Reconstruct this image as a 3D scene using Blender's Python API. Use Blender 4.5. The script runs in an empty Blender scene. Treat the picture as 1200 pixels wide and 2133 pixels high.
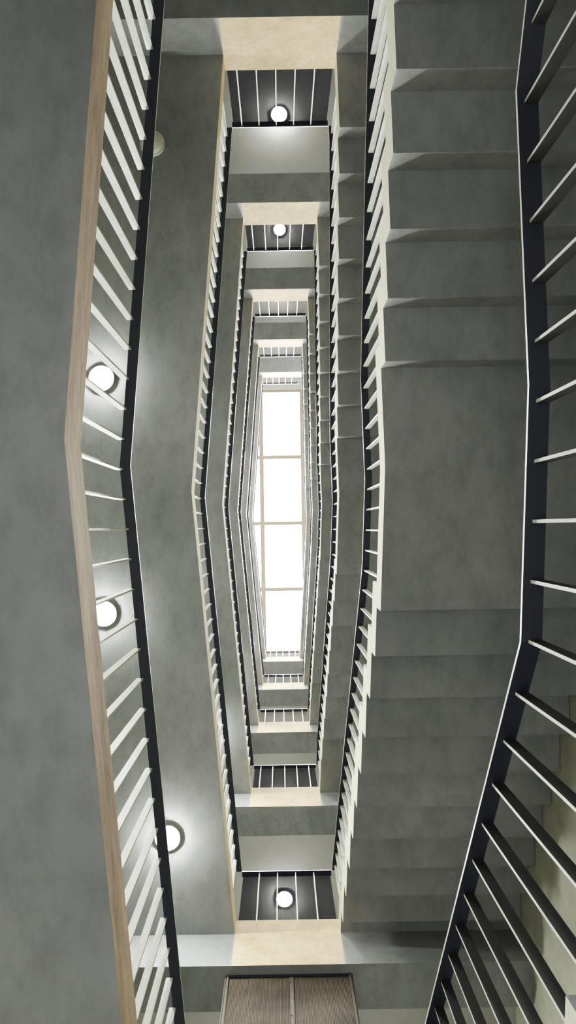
import bpy, math
from mathutils import Vector
C = bpy.context.scene.collection
PI = math.pi
# ------------------------------------------------------------------ dimensions (metres; z = 0 at the camera)
H = 3.3                                   # storey height
RISE, GO, T = H / 18, 0.284, 0.2145       # riser, going, slab thickness
SOFFIT = {k: 6.2436 + (k - 1) * H for k in range(1, 6)}
SOFFIT[0] = SOFFIT[1] - 20 * RISE
SOFFIT[-1] = SOFFIT[0] - 20 * RISE
TOP = {k: v + T for k, v in SOFFIT.items()}
BEAM = 0.452                              # depth of the edge beam under the slab
BEAM_W = 0.335
Y0, Y1 = -3.738, 3.194                    # the two ends of the void
XW0, XW1 = -2.15, 1.79                    # side walls
YW0, YW1 = -6.5, 5.9                      # end walls
LK, LT, LB = (-.700, -.30), (-.392, Y0), (-.415, Y1)
RK, RT, RB = (.586, -.33), (.500, Y0), (.418, Y1)
ROOF = 22.8
RAIL_H = 0.93
yA, yB, TS = 0.33, -1.02, 0.14            # first riser up, first riser down, soffit riser offset

def lerp(a, b, t): return a + (b - a) * t
def edgeL(y):
    return lerp(LT[0], LK[0], (y - Y0) / (LK[1] - Y0)) if y < LK[1] else lerp(LK[0], LB[0], (y - LK[1]) / (Y1 - LK[1]))
def edgeR(y):
    return lerp(RT[0], RK[0], (y - Y0) / (RK[1] - Y0)) if y < RK[1] else lerp(RK[0], RB[0], (y - RK[1]) / (Y1 - RK[1]))

# ------------------------------------------------------------------ materials
def mat(name):
    m = bpy.data.materials.new(name); m.use_nodes = True
    return m, m.node_tree.nodes, m.node_tree.links, m.node_tree.nodes['Principled BSDF']

def concrete(name, a, b, scale=(1, 1, 1), spots=0.25, rough=0.85, bump=0.15):
    m, N, L, P = mat(name)
    g = N.new('ShaderNodeNewGeometry')
    mp = N.new('ShaderNodeMapping'); mp.inputs['Scale'].default_value = scale
    L.new(g.outputs['Position'], mp.inputs['Vector'])
    n1 = N.new('ShaderNodeTexNoise'); n1.inputs['Scale'].default_value = 1.3; n1.inputs['Detail'].default_value = 6; n1.inputs['Roughness'].default_value = .62
    n2 = N.new('ShaderNodeTexNoise'); n2.inputs['Scale'].default_value = 9; n2.inputs['Detail'].default_value = 8; n2.inputs['Roughness'].default_value = .7
    for n in (n1, n2): L.new(mp.outputs['Vector'], n.inputs['Vector'])
    r1 = N.new('ShaderNodeValToRGB')
    r1.color_ramp.elements[0].position = .36; r1.color_ramp.elements[0].color = (*a, 1)
    r1.color_ramp.elements[1].position = .66; r1.color_ramp.elements[1].color = (*b, 1)
    L.new(n1.outputs['Fac'], r1.inputs['Fac'])
    r2 = N.new('ShaderNodeValToRGB')
    r2.color_ramp.elements[0].position = .30; r2.color_ramp.elements[0].color = (1 - spots, 1 - spots, 1 - spots, 1)
    r2.color_ramp.elements[1].position = .55; r2.color_ramp.elements[1].color = (1, 1, 1, 1)
    L.new(n2.outputs['Fac'], r2.inputs['Fac'])
    mx = N.new('ShaderNodeMix'); mx.data_type = 'RGBA'; mx.blend_type = 'MULTIPLY'; mx.inputs['Factor'].default_value = 1
    L.new(r1.outputs['Color'], mx.inputs['A']); L.new(r2.outputs['Color'], mx.inputs['B'])
    L.new(mx.outputs['Result'], P.inputs['Base Color'])
    P.inputs['Roughness'].default_value = rough
    P.inputs['Specular IOR Level'].default_value = .2
    if bump:
        bp = N.new('ShaderNodeBump'); bp.inputs['Strength'].default_value = bump; bp.inputs['Distance'].default_value = .01
        L.new(n2.outputs['Fac'], bp.inputs['Height']); L.new(bp.outputs['Normal'], P.inputs['Normal'])
    return m

def paint(name, col, rough=.5, metal=0.0, spec=.5):
    m, N, L, P = mat(name)
    g = N.new('ShaderNodeNewGeometry')
    n = N.new('ShaderNodeTexNoise'); n.inputs['Scale'].default_value = 14; n.inputs['Detail'].default_value = 4
    L.new(g.outputs['Position'], n.inputs['Vector'])
    r = N.new('ShaderNodeValToRGB')
    r.color_ramp.elements[0].position = .3; r.color_ramp.elements[0].color = tuple(c * .86 for c in col) + (1,)
    r.color_ramp.elements[1].position = .6; r.color_ramp.elements[1].color = (*col, 1)
    L.new(n.outputs['Fac'], r.inputs['Fac']); L.new(r.outputs['Color'], P.inputs['Base Color'])
    P.inputs['Roughness'].default_value = rough; P.inputs['Metallic'].default_value = metal
    P.inputs['Specular IOR Level'].default_value = spec
    return m

def glow(name, col, strength):
    m, N, L, P = mat(name)
    P.inputs['Base Color'].default_value = (.9, .9, .88, 1)
    P.inputs['Emission Color'].default_value = (*col, 1); P.inputs['Emission Strength'].default_value = strength
    return m

def clear(name, tint, gloss=.05):
    m, N, L, P = mat(name)
    N.remove(P)
    t = N.new('ShaderNodeBsdfTransparent'); t.inputs['Color'].default_value = (*tint, 1)
    g = N.new('ShaderNodeBsdfGlossy'); g.inputs['Roughness'].default_value = .05
    mx = N.new('ShaderNodeMixShader'); mx.inputs['Fac'].default_value = gloss
    L.new(t.outputs[0], mx.inputs[1]); L.new(g.outputs[0], mx.inputs[2])
    L.new(mx.outputs[0], N['Material Output'].inputs['Surface'])
    return m

M_SOF = concrete('grey_concrete', (.265, .272, .288), (.365, .372, .388), (1, .6, 1), .20)
M_EDGE = concrete('skylit_tan_edge', (.60, .44, .25), (.82, .63, .385), (2.2, .5, 2.2), .22)  # grey concrete with the warm skylight put into its colour
M_EDGE0 = concrete('skylit_streaked_edge', (.46, .345, .26), (.80, .61, .475), (5, .9, 5), .30)  # streaked lowest walkway edge, warm skylight put into its colour
M_CREAM = concrete('skylit_cream_edge', (.70, .68, .54), (.80, .78, .63), (1, 1, 1), .08)  # stair side concrete, cream cast of the skylight put into its colour
M_FLOOR = concrete('floor_screed', (.30, .30, .285), (.36, .36, .34), (1, 1, 1), .08)
M_WALL = concrete('wall_concrete', (.30, .30, .255), (.38, .38, .325), (1, 1, .5), .15)
M_ROOF = concrete('white_plaster', (.47, .46, .46), (.53, .52, .52), (1, 1, 1), .05)
M_RAIL = paint('dark_steel', (.022, .025, .040), .5, 0, .3)
M_BARSHADE = paint('shaded_bar_steel', (.035, .035, .036), .6, 0, .3)  # bar steel with shade put into its colour, lowest stair railing
M_EDGELIT = paint('skylit_rail_edge', (.85, .82, .74), .4)  # handrail face towards the void, skylight painted on as a pale tone
M_BAR = paint('pale_steel', (.72, .75, .68), .5)
M_FRAME = paint('beige_aluminium', (.22, .17, .12), .5)
M_LAMPBASE = paint('white_enamel', (.75, .75, .72), .4)
M_LIT = glow('lit_diffuser', (.98, 1, .89), 950)
M_OFF = paint('unlit_opal', (.70, .72, .66), .4)
M_GLASS = clear('clear_glass', (.97, .98, .98), .04)
def tint_sheet(name, col, cover):  # invented see-through sheet that dims the view between the end bars
    m, N, L, P = mat(name)
    t = N.new('ShaderNodeBsdfTransparent'); P.inputs['Base Color'].default_value = (*col, 1); P.inputs['Roughness'].default_value = 1
    P.inputs['Specular IOR Level'].default_value = 0
    mx = N.new('ShaderNodeMixShader'); mx.inputs['Fac'].default_value = cover
    L.new(t.outputs[0], mx.inputs[1]); L.new(P.outputs[0], mx.inputs[2])
    L.new(mx.outputs[0], N['Material Output'].inputs['Surface'])
    return m
M_GAPTINT = tint_sheet('added_dark_tint', (.035, .035, .045), .68)
M_GAPTINT2 = tint_sheet('added_grey_tint', (.20, .19, .19), .38)

def panel_material():
    m, N, L, P = mat('brown_ribbed_metal')
    g = N.new('ShaderNodeNewGeometry')
    w = N.new('ShaderNodeTexWave'); w.bands_direction = 'X'; w.inputs['Scale'].default_value = 32
    w.inputs['Distortion'].default_value = .4
    L.new(g.outputs['Position'], w.inputs['Vector'])
    n = N.new('ShaderNodeTexNoise'); n.inputs['Scale'].default_value = 2.2; n.inputs['Detail'].default_value = 5
    L.new(g.outputs['Position'], n.inputs['Vector'])
    r = N.new('ShaderNodeValToRGB')
    r.color_ramp.elements[0].position = .35; r.color_ramp.elements[0].color = (.042, .034, .027, 1)
    r.color_ramp.elements[1].position = .68; r.color_ramp.elements[1].color = (.105, .085, .068, 1)
    L.new(n.outputs['Fac'], r.inputs['Fac'])
    r2 = N.new('ShaderNodeValToRGB')
    r2.color_ramp.elements[0].color = (.72, .72, .72, 1); r2.color_ramp.elements[1].color = (1, 1, 1, 1)
    L.new(w.outputs['Fac'], r2.inputs['Fac'])
    mx = N.new('ShaderNodeMix'); mx.data_type = 'RGBA'; mx.blend_type = 'MULTIPLY'; mx.inputs['Factor'].default_value = 1
    L.new(r.outputs['Color'], mx.inputs['A']); L.new(r2.outputs['Color'], mx.inputs['B'])
    L.new(mx.outputs['Result'], P.inputs['Base Color'])
    bp = N.new('ShaderNodeBump'); bp.inputs['Strength'].default_value = .5; bp.inputs['Distance'].default_value = .006
    L.new(w.outputs['Fac'], bp.inputs['Height']); L.new(bp.outputs['Normal'], P.inputs['Normal'])
    P.inputs['Roughness'].default_value = .75; P.inputs['Specular IOR Level'].default_value = .15
    return m
M_PANEL = panel_material()

# ------------------------------------------------------------------ mesh helpers
class MB:
    def __init__(s): s.v, s.f, s.mi = [], [], []
    def poly(s, pts, mi=0):
        i = len(s.v); s.v += [tuple(p) for p in pts]; s.f.append(list(range(i, i + len(pts)))); s.mi.append(mi)
    def box(s, x0, x1, y0, y1, z0, z1, mi=0):
        i = len(s.v)
        s.v += [(x, y, z) for z in (z0, z1) for y in (y0, y1) for x in (x0, x1)]
        for q in ((0, 2, 3, 1), (4, 5, 7, 6), (0, 1, 5, 4), (2, 6, 7, 3), (0, 4, 6, 2), (1, 3, 7, 5)):
            s.f.append([i + k for k in q]); s.mi.append(mi)
    def plan(s, pts, z0, z1, side=None, top=0, bottom=0):
        """an upright slab over a counter-clockwise plan polygon; side(i) gives the material of each rim face"""
        i, n = len(s.v), len(pts)
        s.v += [(p[0], p[1], z0) for p in pts] + [(p[0], p[1], z1) for p in pts]
        s.f.append([i + k for k in reversed(range(n))]); s.mi.append(bottom)
        s.f.append([i + n + k for k in range(n)]); s.mi.append(top)
        for k in range(n):
            l = (k + 1) % n
            s.f.append([i + k, i + l, i + n + l, i + n + k]); s.mi.append(side(k) if side else 0)
    def loft(s, prof, xin, xout, mi_face, mi_in=1):
        """a YZ profile carried from the inner edge xin(y) to the wall; mi_face(k) = material of the k-th strip"""
        i, n = len(s.v), len(prof)
        s.v += [(xin(y), y, z) for y, z in prof] + [(xout, y, z) for y, z in prof]
        s.f.append([i + k for k in reversed(range(n))]); s.mi.append(mi_in)
        s.f.append([i + n + k for k in range(n)]); s.mi.append(0)
        for k in range(n):
            l = (k + 1) % n
            s.f.append([i + k, i + l, i + n + l, i + n + k]); s.mi.append(mi_face(k))
    def disc(s, x, y, z0, z1, r0, r1, seg=40, mi=0, cap=True):
        i = len(s.v)
        for z, r in ((z0, r0), (z1, r1)):
            s.v += [(x + r * math.cos(2 * PI * k / seg), y + r * math.sin(2 * PI * k / seg), z) for k in range(seg)]
        for k in range(seg):
            l = (k + 1) % seg
            s.f.append([i + k, i + l, i + seg + l, i + seg + k]); s.mi.append(mi)
        if cap:
            s.f.append([i + k for k in reversed(range(seg))]); s.mi.append(mi)
            s.f.append([i + seg + k for k in range(seg)]); s.mi.append(mi)
    def mesh(s, name, mats):
        import bmesh
        me = bpy.data.meshes.new(name)
        me.from_pydata(s.v, [], s.f)
        for m in (mats if isinstance(mats, (list, tuple)) else [mats]): me.materials.append(m)
        for p, k in zip(me.polygons, s.mi): p.material_index = k
        bm = bmesh.new(); bm.from_mesh(me); bmesh.ops.remove_doubles(bm, verts=bm.verts[:], dist=1e-5); bmesh.ops.recalc_face_normals(bm, faces=bm.faces[:]); bm.to_mesh(me); bm.free()
        return me
    def build(s, name, mats, parent=None):
        return link(name, s.mesh(name, mats), parent)

def link(name, data, parent=None, loc=(0, 0, 0)):
    o = bpy.data.objects.new(name, data); C.objects.link(o); o.location = loc
    if parent: o.parent = parent
    return o
def tag(o, label, cat, group=None, kind=None):
    o['label'] = label; o['category'] = cat
    if group: o['group'] = group
    if kind: o['kind'] = kind
    return o
def thing(name, label, cat, loc=(0, 0, 0), group=None):
    return tag(link(name, None, None, loc), label, cat, group)

LV = {0: 'first floor up', 1: 'second floor up', 2: 'third floor up', 3: 'fourth floor up', 4: 'fifth floor up', 5: 'topmost floor'}
NEAR = 'brown panel end'
FAR = 'end opposite brown panel'

# ------------------------------------------------------------------ setting: walls, ground, roof
b = MB(); b.box(XW0, XW1, YW0, YW1, TOP[-1] - .2, TOP[-1])
tag(b.build('floor', M_FLOOR), 'pale screed ground floor under the stairwell', 'floor', kind='structure')
ZT = ROOF + .3
for nm, a, lab in (('wall_left', (XW0 - .2, XW0, YW0 - .2, YW1 + .2), 'concrete wall behind the walkways'),
                   ('wall_right', (XW1, XW1 + .2, YW0 - .2, YW1 + .2), 'pale concrete wall along the outer side of the stairs'),
                   ('wall_back', (XW0, XW1, YW0 - .2, YW0), 'concrete wall closing the ' + FAR),
                   ('wall_front', (XW0, XW1, YW1, YW1 + .2), 'concrete wall closing the ' + NEAR)):
    b = MB(); b.box(*a, TOP[-1] - .2, ZT)
    tag(b.build(nm, M_WALL), lab, 'wall', kind='structure')
SX0, SX1, SY0, SY1 = -1.73, 1.79, -3.98, 3.60
b = MB()
b.box(XW0, XW1, YW0, SY0, ROOF, ROOF + .3); b.box(XW0, XW1, SY1, YW1, ROOF, ROOF + .3); b.box(XW0, SX0, SY0, SY1, ROOF, ROOF + .3)
tag(b.build('ceiling', M_ROOF), 'white roof slab around the glazed skylight', 'ceiling', kind='structure')

# ------------------------------------------------------------------ skylight
win = tag(link('window_1', None, None, (0, 0, ROOF)), 'glazed rooflight with pale bars at the top of the stairwell', 'skylight', kind='structure')
b = MB(); w = .07
b.box(SX0, SX1, SY0, SY0 + w, 0, .12); b.box(SX0, SX1, SY1 - w, SY1, 0, .12)
b.box(SX0, SX0 + w, SY0 + w, SY1 - w, 0, .12); b.box(SX1 - w, SX1, SY0 + w, SY1 - w, 0, .12)
b.build('frame', M_FRAME, win)
mx = [-.525, .665]; my = [-2.045, -.14, 1.765]
for x in mx:
    b = MB(); b.box(x - .065, x + .065, SY0 + w, SY1 - w, 0, .12); b.build('mullion', M_FRAME, win)
xs = [SX0 + w] + mx + [SX1 - w]; ys = [SY0 + w] + my + [SY1 - w]
for y in my:
    b = MB()
    for i in range(3): b.box(xs[i] + (.065 if i else 0), xs[i + 1] - (.065 if i < 2 else 0), y - .055, y + .055, .01, .11)
    b.build('crossbar', M_FRAME, win)
for i in range(3):
    for j in range(4):
        b = MB(); b.box(xs[i] + (.065 if i else 0), xs[i + 1] - (.065 if i < 2 else 0), ys[j] + (.055 if j else 0), ys[j + 1] - (.055 if j < 3 else 0), .05, .06)
        b.build('pane', M_GLASS, win)

# ------------------------------------------------------------------ walkways and end landings
for k in range(0, 6):
    s, t = SOFFIT[k], TOP[k]
    b = MB()
    b.plan([(XW0, Y0), LT, LK, LB, (XW0, Y1)], s, t, side=lambda i: 1 if i in (1, 2) else 0, top=2)
    tag(b.build('walkway_slab', [M_SOF, M_EDGE if k else M_EDGE0, M_FLOOR]), f'grey concrete walkway slab with a sky-tinted tan edge along the void, {LV[k]}', 'walkway', kind='structure')
    for y0, sg, yw, lab in ((Y0, -1, YW0, FAR), (Y1, 1, YW1, NEAR)):
        b = MB()
        pr = [(y0, s - BEAM), (y0 + sg * BEAM_W, s - BEAM), (y0 + sg * BEAM_W, s), (yw, s), (yw, t), (y0, t)]
        b.loft(pr, lambda y: XW0, XW1, lambda i: {0: 0, 1: 0, 2: 3, 4: 2}.get(i, 0), 0)
        i5 = len(b.f) - 1; b.f.pop(); b.mi.pop()
        xa, xb = (LT[0], RT[0]) if sg < 0 else (LB[0], RB[0])
        for x0, x1, mi in ((XW0, xa, 0), (xa, xb, 1), (xb, XW1, 0)):  # middle carries the painted skylight, both ends stay grey
            b.poly([(x0, y0, s - BEAM), (x1, y0, s - BEAM), (x1, y0, t), (x0, y0, t)], mi)
        tag(b.build('landing_slab', [M_SOF, M_EDGE, M_FLOOR, M_ROOF]), f'sky-tinted tan faced concrete landing beam and slab, {LV[k]}, {lab}', 'landing', kind='structure')

# ------------------------------------------------------------------ stairs
def steps(k):
    """flight from floor k to k+1: number of risers each half, mid-landing top"""
    n = 10 if k <= 0 else 9
    return n, TOP[k + 1] - n * RISE
def tread_z(k, y):
    n, mid = steps(k)
    if y >= yA: return mid + RISE * min(n, int((y - yA) / GO) + 1)
    if y < yB: return mid - RISE * min(n, int((yB - y) / GO) + 1)
    return mid
for k in range(-1, 5):
    n, mid = steps(k)
    ms = mid - T
    which = {-1: 'from the ground to the first floor', 0: 'from the first to the second floor', 1: 'from the second to the third floor',
             2: 'from the third to the fourth floor', 3: 'from the fourth to the fifth floor', 4: 'from the fifth to the topmost floor'}[k]
    st = thing('staircase', f'concrete staircase with stepped underside and sky-tinted edge, rising {which}', 'staircase', (0, 0, 0), 'stacked concrete staircases')
    mats = [M_SOF, M_CREAM, M_FLOOR]
    # lower flight, climbing towards the mid landing
    top = [(Y0, mid - n * RISE)]
    yl = yB - GO * (n - 1)
    pr = []
    for j in range(n):                     # from the landing outwards
        y = yB - GO * j
        pr += [(y, mid - RISE * j), (y, mid - RISE * (j + 1))]
    pr.append((Y0, mid - RISE * n))
    pr.append((Y0, ms - RISE * n))
    for j in reversed(range(n)):
        y = yB + TS - GO * j
        pr += [(y, ms - RISE * (j + 1)), (y, ms - RISE * j)]
    if k >= 0 or True:
        if pr[0] == pr[-1]: pr.pop()
    b = MB(); b.loft(pr, edgeR, XW1 - .004, lambda i: 0)
    b.build('flight', mats, st)
    # mid landing with the bend of the void
    b = MB()
    prA = [(yB, mid), (yB + TS, ms), (RK[1], ms), (RK[1], mid)]
    prB = [(RK[1], mid), (RK[1], ms), (yA + TS, ms), (yA, mid)]
    b.loft(prA, edgeR, XW1 - .004, lambda i: 2 if i == 3 else 0)
    b.loft(prB, edgeR, XW1 - .004, lambda i: 2 if i == 3 else 0)
    b.build('mid_landing', mats, st)
    pr = []
    for j in range(n):
        y = yA + GO * j
        pr += [(y, mid + RISE * j), (y, mid + RISE * (j + 1))]
    pr += [(Y1, mid + RISE * n), (Y1, ms + RISE * n)]
    for j in reversed(range(n)):
        y = yA + TS + GO * j
        if y > Y1: continue
        pr += [(y, ms + RISE * (j + 1)), (y, ms + RISE * j)]
    b = MB(); b.loft(pr, edgeR, XW1 - .004, lambda i: 0)
    b.build('flight', mats, st)

# ------------------------------------------------------------------ railings
RW, RT_ = .05, .011                        # handrail width and thickness
BT, BD = .008, .031                        # baluster thickness and depth
_bars = {}
def bar_mesh(h, along):
    key = (round(h, 3), along)
    if key not in _bars:
        b = MB()
        if along == 'y': b.box(-BD / 2, BD / 2, -BT / 2, BT / 2, 0, h)
        else: b.box(-BT / 2, BT / 2, -BD / 2, BD / 2, 0, h)
        _bars[key] = b.mesh('baluster', M_BAR)
    return _bars[key]
def shaded_bar_mesh(h):  # sides in the painted shade tone, pale face towards the void
    key = (round(h, 3), 'dark')
    if key not in _bars:
        b = MB(); b.box(-BD / 2, BD / 2, -BT / 2, BT / 2, 0, h)
        b.mi = [0, 0, 0, 0, 1, 0]
        _bars[key] = b.mesh('baluster', [M_BARSHADE, M_BAR])
    return _bars[key]
def sweep(pts):
    """handrail through (x_inner, x_outer, y, z) sections"""
    b = MB(); n = len(pts)
    for xi, xo, y, z in pts: b.v += [(xi, y, z - RT_), (xo, y, z - RT_), (xo, y, z), (xi, y, z)]
    for i in range(n - 1):
        for q in range(4):
            r = (q + 1) % 4
            b.f.append([4 * i + q, 4 * i + r, 4 * i + 4 + r, 4 * i + 4 + q]); b.mi.append(1 if q == 3 else 0)
    b.f.append([0, 1, 2, 3]); b.f.append([4 * n - 4 + q for q in range(4)]); b.mi += [0, 0]
    return b

for k in range(0, 6):                      # along the walkways
    z = TOP[k]
    t = thing('walkway_railing', f'dark handrail on pale flat balusters along the walkway edge, {LV[k]}', 'railing', (-.7, 0, z), 'walkway railings')
    o = Vector((.7, 0, -z))
    b = sweep([(edgeL(y), edgeL(y) - RW, y, z + RAIL_H) for y in (Y0, LK[1], Y1)])
    b.v = [tuple(Vector(p) + o) for p in b.v]
    b.build('handrail', [M_RAIL, M_EDGELIT], t)
    y = -3.66
    while y < Y1 - .04:
        link('baluster', bar_mesh(RAIL_H - RT_, 'y'), t, (edgeL(y) - .036 - BD / 2 + .7, y, 0))
        y += .1405
for k in range(-1, 5):                     # along the stairs
    n, mid = steps(k)
    which = {-1: 'ground floor stairs', 0: 'stairs off the first floor up', 1: 'stairs off the second floor up', 2: 'stairs off the third floor up', 3: 'stairs off the fourth floor up', 4: 'stairs off the fifth floor up'}[k]
    t = thing('stair_railing', f'dark sloping handrail on flat balusters beside the {which}', 'railing', (.6, 0, mid), 'stair railings')
    o = Vector((-.6, 0, -mid))
    ya, yb = .28, -1.03
    zr = mid + RAIL_H
    def rz(y):
        if y > ya: return zr + min(n * RISE, (y - ya) / GO * RISE)
        if y < yb: return zr - min(n * RISE, (yb - y) / GO * RISE)
        return zr
    kn = sorted({Y0, max(Y0, yb - GO * n), yb, RK[1], ya, min(Y1, ya + GO * n), Y1})
    b = sweep([(edgeR(y) + .008, edgeR(y) + .008 + RW, y, rz(y)) for y in kn])
    b.v = [tuple(Vector(p) + o) for p in b.v]
    b.build('handrail', [M_RAIL, M_EDGELIT], t)
    y = Y0 + (.04 if k < 0 else .07)
    while y < Y1 - .03:
        z0 = tread_z(k, y)
        hb = rz(y) - RT_ - z0 - .002
        link('baluster', shaded_bar_mesh(hb) if k < 0 else bar_mesh(hb, 'y'), t, (edgeR(y) + .025 + BD / 2 - .6, y, z0 - mid))
        y += GO / 2
for k in range(1, 6):                      # across the two ends
    z = TOP[k]
    for y0, sg, lab, xa, xb, nb in ((Y0, -1, FAR, LT[0], RT[0], 5), (Y1, 1, NEAR, LB[0], RB[0], 4 if k == 1 else 5)):
        t = thing('end_railing', f'short dark railing with {"added sheet and " if k < 4 else ""}pale bars, {LV[k]}, {lab}', 'railing', (0, y0, z), 'short railings across the ends')
        b = MB(); b.box(xa, xb, *sorted((0, sg * RW)), RAIL_H - RT_, RAIL_H); b.mi = [0, 0, 1 if sg > 0 else 0, 1 if sg < 0 else 0, 0, 0]; b.build('handrail', [M_RAIL, M_EDGELIT], t)
        if k < 4:
            b = MB(); b.box(xa + .01, xb - .01, *sorted((sg * .054, sg * .060)), .0, RAIL_H - .002); b.build('added_tint_sheet', M_GAPTINT if k < 3 else M_GAPTINT2, t)  # added sheet, darkens the gaps behind the bars
        c, sp = (.02, .160) if sg < 0 else ((.0, .160) if nb == 5 else (.0, .168))
        for i in range(nb):
            link('baluster', bar_mesh(RAIL_H - RT_, 'x'), t, (c + (i - (nb - 1) / 2) * sp, sg * (.012 + BD / 2), 0))

# ------------------------------------------------------------------ ceiling lamps
def ring_mesh():
    b = MB(); seg = 40
    pr = [(.090, 0), (.098, -.004), (.098, -.025), (.091, -.025), (.0895, -.020)]
    for (r0, z0), (r1, z1) in zip(pr, pr[1:]): b.disc(0, 0, z0, z1, r0, r1, seg, cap=False)
    return b.mesh('rim', M_LAMPBASE)
LAMP_BASE = ring_mesh()
def diffuser(m):
    b = MB(); R = .0895; pr = [(R, -.022), (R * .9, -.038), (R * .6, -.048), (R * .25, -.051)]
    for (r0, z0), (r1, z1) in zip(pr, pr[1:]): b.disc(0, 0, z0, z1, r0, r1, cap=False)
    b.disc(0, 0, -.0512, -.051, .25 * R, .25 * R)
    me = b.mesh('diffuser', m)
    for p in me.polygons: p.use_smooth = True
    return me
D_LIT, D_OFF = diffuser(M_LIT), diffuser(M_OFF)
def lamp(x, y, z, label, group, lit=True):
    t = thing('ceiling_lamp', label, 'lamp', (x, y, z), group)
    link('rim', LAMP_BASE, t); link('diffuser', D_LIT if lit else D_OFF, t)
WL = [(-.96, -3.04, 'near the ' + FAR), (-1.39, -1.20, 'next along from the unlit lamp'), (-1.40, .65, 'midway along'), (-.93, 2.42, 'near the ' + NEAR)]
for k in range(0, 6):
    z = SOFFIT[k] if k < 5 else SOFFIT[5]
    for i, (x, y, lab) in enumerate(WL):
        if (k == 0 and i < 3) or (k > 1 and i == 0): continue
        lit = not (k == 1 and i == 0)
        if k == 1:
            label = 'unlit grey round ceiling lamp under the second walkway up' if not lit else f'bright round ceiling lamp under the second walkway up, {lab}'
        else:
            label = f'bright round lamp under the {LV[k]} walkway, {lab.replace("next along from the unlit lamp", "second from the end opposite brown panel")}'
        lamp(x, y, z, label, 'walkway ceiling lamps', lit)
    if k >= 2:
        lamp(.06, -4.97 if k == 2 else -4.83, z, f'small bright ceiling lamp under the {LV[k]} landing, {FAR}', 'landing ceiling lamps')
    if k >= 1:
        lamp(-.03, 4.46, z, f'small bright ceiling lamp under the {LV[k]} landing, {NEAR}', 'landing ceiling lamps')

# ------------------------------------------------------------------ brown metal screen
zb, zt = TOP[0], SOFFIT[1] - BEAM
yp = Y1 + .075
t = thing('metal_screen', 'brown ribbed metal screen of two leaves under the beam', 'screen', (0, yp, zb))
hh = zt - zb - .004
for x0, x1 in ((-.428, .018), (.032, .445)):
    b = MB(); b.box(x0, x1, 0, .02, .01, hh - .02); b.build('leaf_panel', M_PANEL, t)
M_STRIP = paint('grey_brown_trim', (.085, .073, .062), .7, 0, .2)
for x in (-.44, .45):
    b = MB(); b.box(x - .008, x + .008, -.012, .03, 0, hh); b.box(x - .02 if x < 0 else x + .012, x - .012 if x < 0 else x + .02, -.005, .03, 0, hh)
    b.build('side_frame', M_STRIP, t)
b = MB(); b.box(-.428, .445, -.008, .025, hh - .025, hh); b.build('head_frame', M_RAIL, t)
b = MB(); b.box(.012, .038, -.006, .024, .01, hh - .03); seam = b.build('seam_strip', M_STRIP, t)
_b = MB()
_b.v = [(.0045 * math.cos(a * PI / 4), dy, .0045 * math.sin(a * PI / 4)) for dy in (0, -.004) for a in range(8)]
_b.f = [[a, (a + 1) % 8, 8 + (a + 1) % 8, 8 + a] for a in range(8)] + [list(range(8)), list(range(8, 16))]; _b.mi = [0] * 10
RIV = _b.mesh('rivet', M_RAIL)
for i in range(14): link('rivet', RIV, seam, (.032 if i % 2 else .018, -.006, hh - .1 - .19 * i))

# ------------------------------------------------------------------ light
w = bpy.data.worlds.new('sky'); bpy.context.scene.world = w; w.use_nodes = True
N, L = w.node_tree.nodes, w.node_tree.links
bg = N['Background']; bg.inputs['Color'].default_value = (1, .965, .90, 1)
tc = N.new('ShaderNodeTexCoord'); sx = N.new('ShaderNodeSeparateXYZ'); L.new(tc.outputs['Generated'], sx.inputs[0])
mr = N.new('ShaderNodeMapRange'); mr.interpolation_type = 'SMOOTHSTEP'      # bright overcast zenith
for n_, v_ in (('From Min', .88), ('From Max', .99), ('To Min', 8), ('To Max', 430)): mr.inputs[n_].default_value = v_
L.new(sx.outputs['Z'], mr.inputs['Value']); L.new(mr.outputs['Result'], bg.inputs['Strength'])
def area(name, loc, sx, sy, power, rot, col=(1, 1, 1), portal=False):
    l = bpy.data.lights.new(name, 'AREA'); l.shape = 'RECTANGLE'; l.size = sx; l.size_y = sy; l.energy = power; l.color = col
    o = bpy.data.objects.new(name, l); C.objects.link(o); o.location = loc; o.rotation_euler = rot
    if portal: l.cycles.is_portal = True
    return o
area('skylight_portal', ((SX0 + SX1) / 2, (SY0 + SY1) / 2, ROOF - .02), SX1 - SX0, SY1 - SY0, 1, (0, 0, 0), portal=True)

area('added_floor_fill', (-.3, .1, TOP[-1] + .03), .5, 1.4, 33, (PI, 0, 0), (.98, 1, .94))  # added upward fill standing in for ground bounce, no lamp there

# ------------------------------------------------------------------ camera
cam = bpy.data.cameras.new('camera'); co = bpy.data.objects.new('camera', cam); C.objects.link(co)
co.location = (0, 0, 0); co.rotation_euler = (PI, 0, .0165)
cam.sensor_fit = 'AUTO'; cam.sensor_width = 36
cam.lens = 1650 / 2133 * 36
cam.shift_x = 15 / 2133; cam.shift_y = 33.5 / 2133
cam.clip_start = .02; cam.clip_end = 100
sc = bpy.context.scene; sc.camera = co
sc.view_settings.view_transform = 'Standard'
sc.view_settings.look = 'None'
sc.view_settings.exposure = 0.0
vs = sc.view_settings; vs.use_curve_mapping = True                  # soft highlight shoulder, as a phone camera gives
cm = vs.curve_mapping; cm.white_level = (5, 5, 5); cm.use_clip = False
cv = cm.curves[3]
for x, y in ((.008, .028), (.02, .088), (.035, .178), (.055, .285), (.08, .40), (.13, .52), (.25, .70), (.5, .87)): cv.points.new(x, y)
cm.update()
sc.cycles.max_bounces = 12; sc.cycles.diffuse_bounces = 6; sc.cycles.transparent_max_bounces = 16
sc.cycles.use_denoising = True
sc.cycles.sample_clamp_indirect = 8
